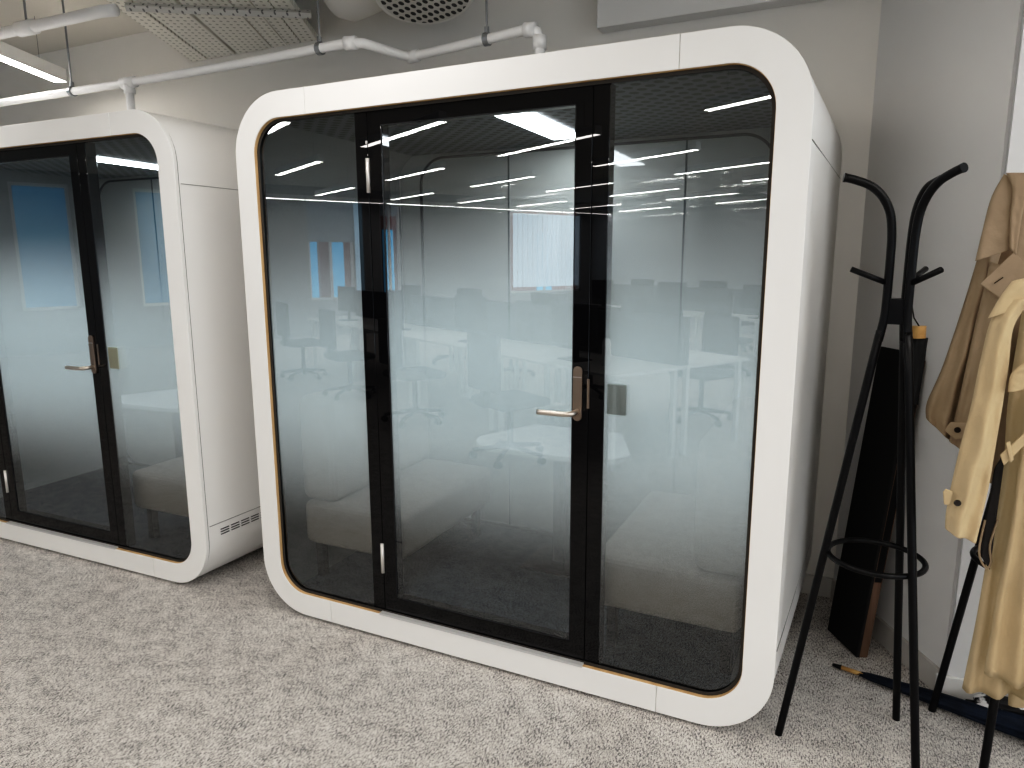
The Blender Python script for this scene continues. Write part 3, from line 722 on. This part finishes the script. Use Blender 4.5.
# ------------------------------------------------------------------ office furniture (reflected in the glass)
DESKM = mat('desk_white', (.75, .75, .74), .4); SCR = mat('screen_black', (.01, .01, .012), .15); CHM = mat('chair_mesh', srgb(60, 62, 66), .8)
def mk_desk():
    t = thing('office_desk', 'white office desk with slim metal legs in the open office', 'desk', group='office desks')
    obj('desktop', box(B(), 0, 1.58, 0, .78, .715, .74), DESKM, t, bevel=.003)
    for x in (.04, 1.50):
        for y in (.04, .70): obj('leg', box(B(), x, x+.04, y, y+.04, 0, .715), DESKM, t)
    obj('privacy_screen', box(B(), .02, 1.56, .745, .775, .74, 1.12), CHM, t)
    return t
def mk_mon():
    t = thing('computer_monitor', 'black computer monitor standing on an office desk', 'monitor', group='desk monitors')
    obj('screen', box(B(), -.28, .28, -.015, .02, .13, .47), SCR, t, bevel=.005)
    obj('stand', box(B(), -.03, .03, .02, .04, .01, .3), BLACKM, t); obj('base', box(B(), -.12, .12, -.08, .1, 0, .012), BLACKM, t)
    return t
def mk_chair():
    t = thing('office_chair', 'grey swivel office chair with five-star base at a desk', 'chair', group='office chairs')
    obj('seat', box(B(), -.24, .24, -.23, .23, .44, .51), CHM, t, bevel=.03, seg=3)
    obj('backrest', box(B(), -.21, .21, -.27, -.22, .58, 1.02), CHM, t, bevel=.02, seg=3)
    obj('back_support', box(B(), -.03, .03, -.26, -.2, .45, .62), BLACKM, t)
    obj('gas_column', tube(B(), [(0, 0, .1), (0, 0, .45)], .025, 12), BLACKM, t)
    for k in range(5):
        a = 2*pi*k/5+.3; l = obj('base_arm', tube(B(), [(0, 0, .11), (.3*cos(a), .3*sin(a), .07)], [.022, .015], 8), BLACKM, t)
        c = Vector((.3*cos(a), .3*sin(a), .03)); obj('castor', tube(B(), [c+Vector((-.02, 0, 0)), c+Vector((.02, 0, 0))], .029, 12), BLACKM, t)
    return t
dk, mo, ch = mk_desk(), mk_mon(), mk_chair(); first = True
for rown in (3.4, 8.2):
    for de in range(4):
        e0 = -2.1-1.62*de - (0 if rown < 5 else 0)
        for s in (0, 1):
            D_ = dk if first else copy_tree(dk); M_ = mo if first else copy_tree(mo); C_ = ch if first else copy_tree(ch); first = False
            if s == 0:
                D_.location = (*EN(e0, rown+.01-.8+.8), 0); D_.location = (*EN(e0, rown-.01), 0); D_.rotation_euler = (0, 0, rz)
                # desk extends toward -n from its origin (y local = -n direction)
                mp = EN(e0+.8, rown-.50); cp = EN(e0+.8, rown-1.15)
                D_.location = (*EN(e0, rown), 0); 
                D_.rotation_euler = (0, 0, rz); M_.rotation_euler = (0, 0, rz+pi); C_.rotation_euler = (0, 0, rz+pi)
                D_.location = (*EN(e0+1.58, rown-.79), 0); D_.rotation_euler = (0, 0, rz+pi)
            else:
                D_.location = (*EN(e0, rown+.79), 0); D_.rotation_euler = (0, 0, rz)
                mp = EN(e0+.8, rown+.50); cp = EN(e0+.8, rown+1.15)
                M_.rotation_euler = (0, 0, rz); C_.rotation_euler = (0, 0, rz)
            M_.location = (*mp, .7405); C_.location = (*cp, 0)
bt = thing('water_bottle', 'white water bottle standing on the nearest office desk', 'bottle', (*EN(-.9, 2.9), .7405))
obj('bottle_body', tube(B(), [(0, 0, 0), (0, 0, .18), (0, 0, .2), (0, 0, .22)], [.035, .035, .03, .016], 18), WHITE, bt, smooth=True)
obj('cap', tube(B(), [(0, 0, .22), (0, 0, .245)], .018, 14), BLACKM, bt)

# ------------------------------------------------------------------ light
w = bpy.data.worlds.new('world'); bpy.context.scene.world = w; w.use_nodes = True
w.node_tree.nodes['Background'].inputs[0].default_value = (.80, .90, 1, 1); w.node_tree.nodes['Background'].inputs[1].default_value = 2.5
sc = bpy.context.scene
sc.view_settings.view_transform = 'Standard'; sc.view_settings.look = 'None'; sc.view_settings.exposure = .12
sc.view_settings.use_curve_mapping = True
cm = sc.view_settings.curve_mapping; cm.use_clip = False
cv = cm.curves[3]
for x, y in ((.02, .009), (.10, .088), (.55, .66)): cv.points.new(x, y)
cm.update()
sc.cycles.use_denoising = True; sc.cycles.max_bounces = 8; sc.cycles.diffuse_bounces = 4; sc.cycles.glossy_bounces = 5; sc.cycles.transparent_max_bounces = 16
sc.cycles.sample_clamp_indirect = 6
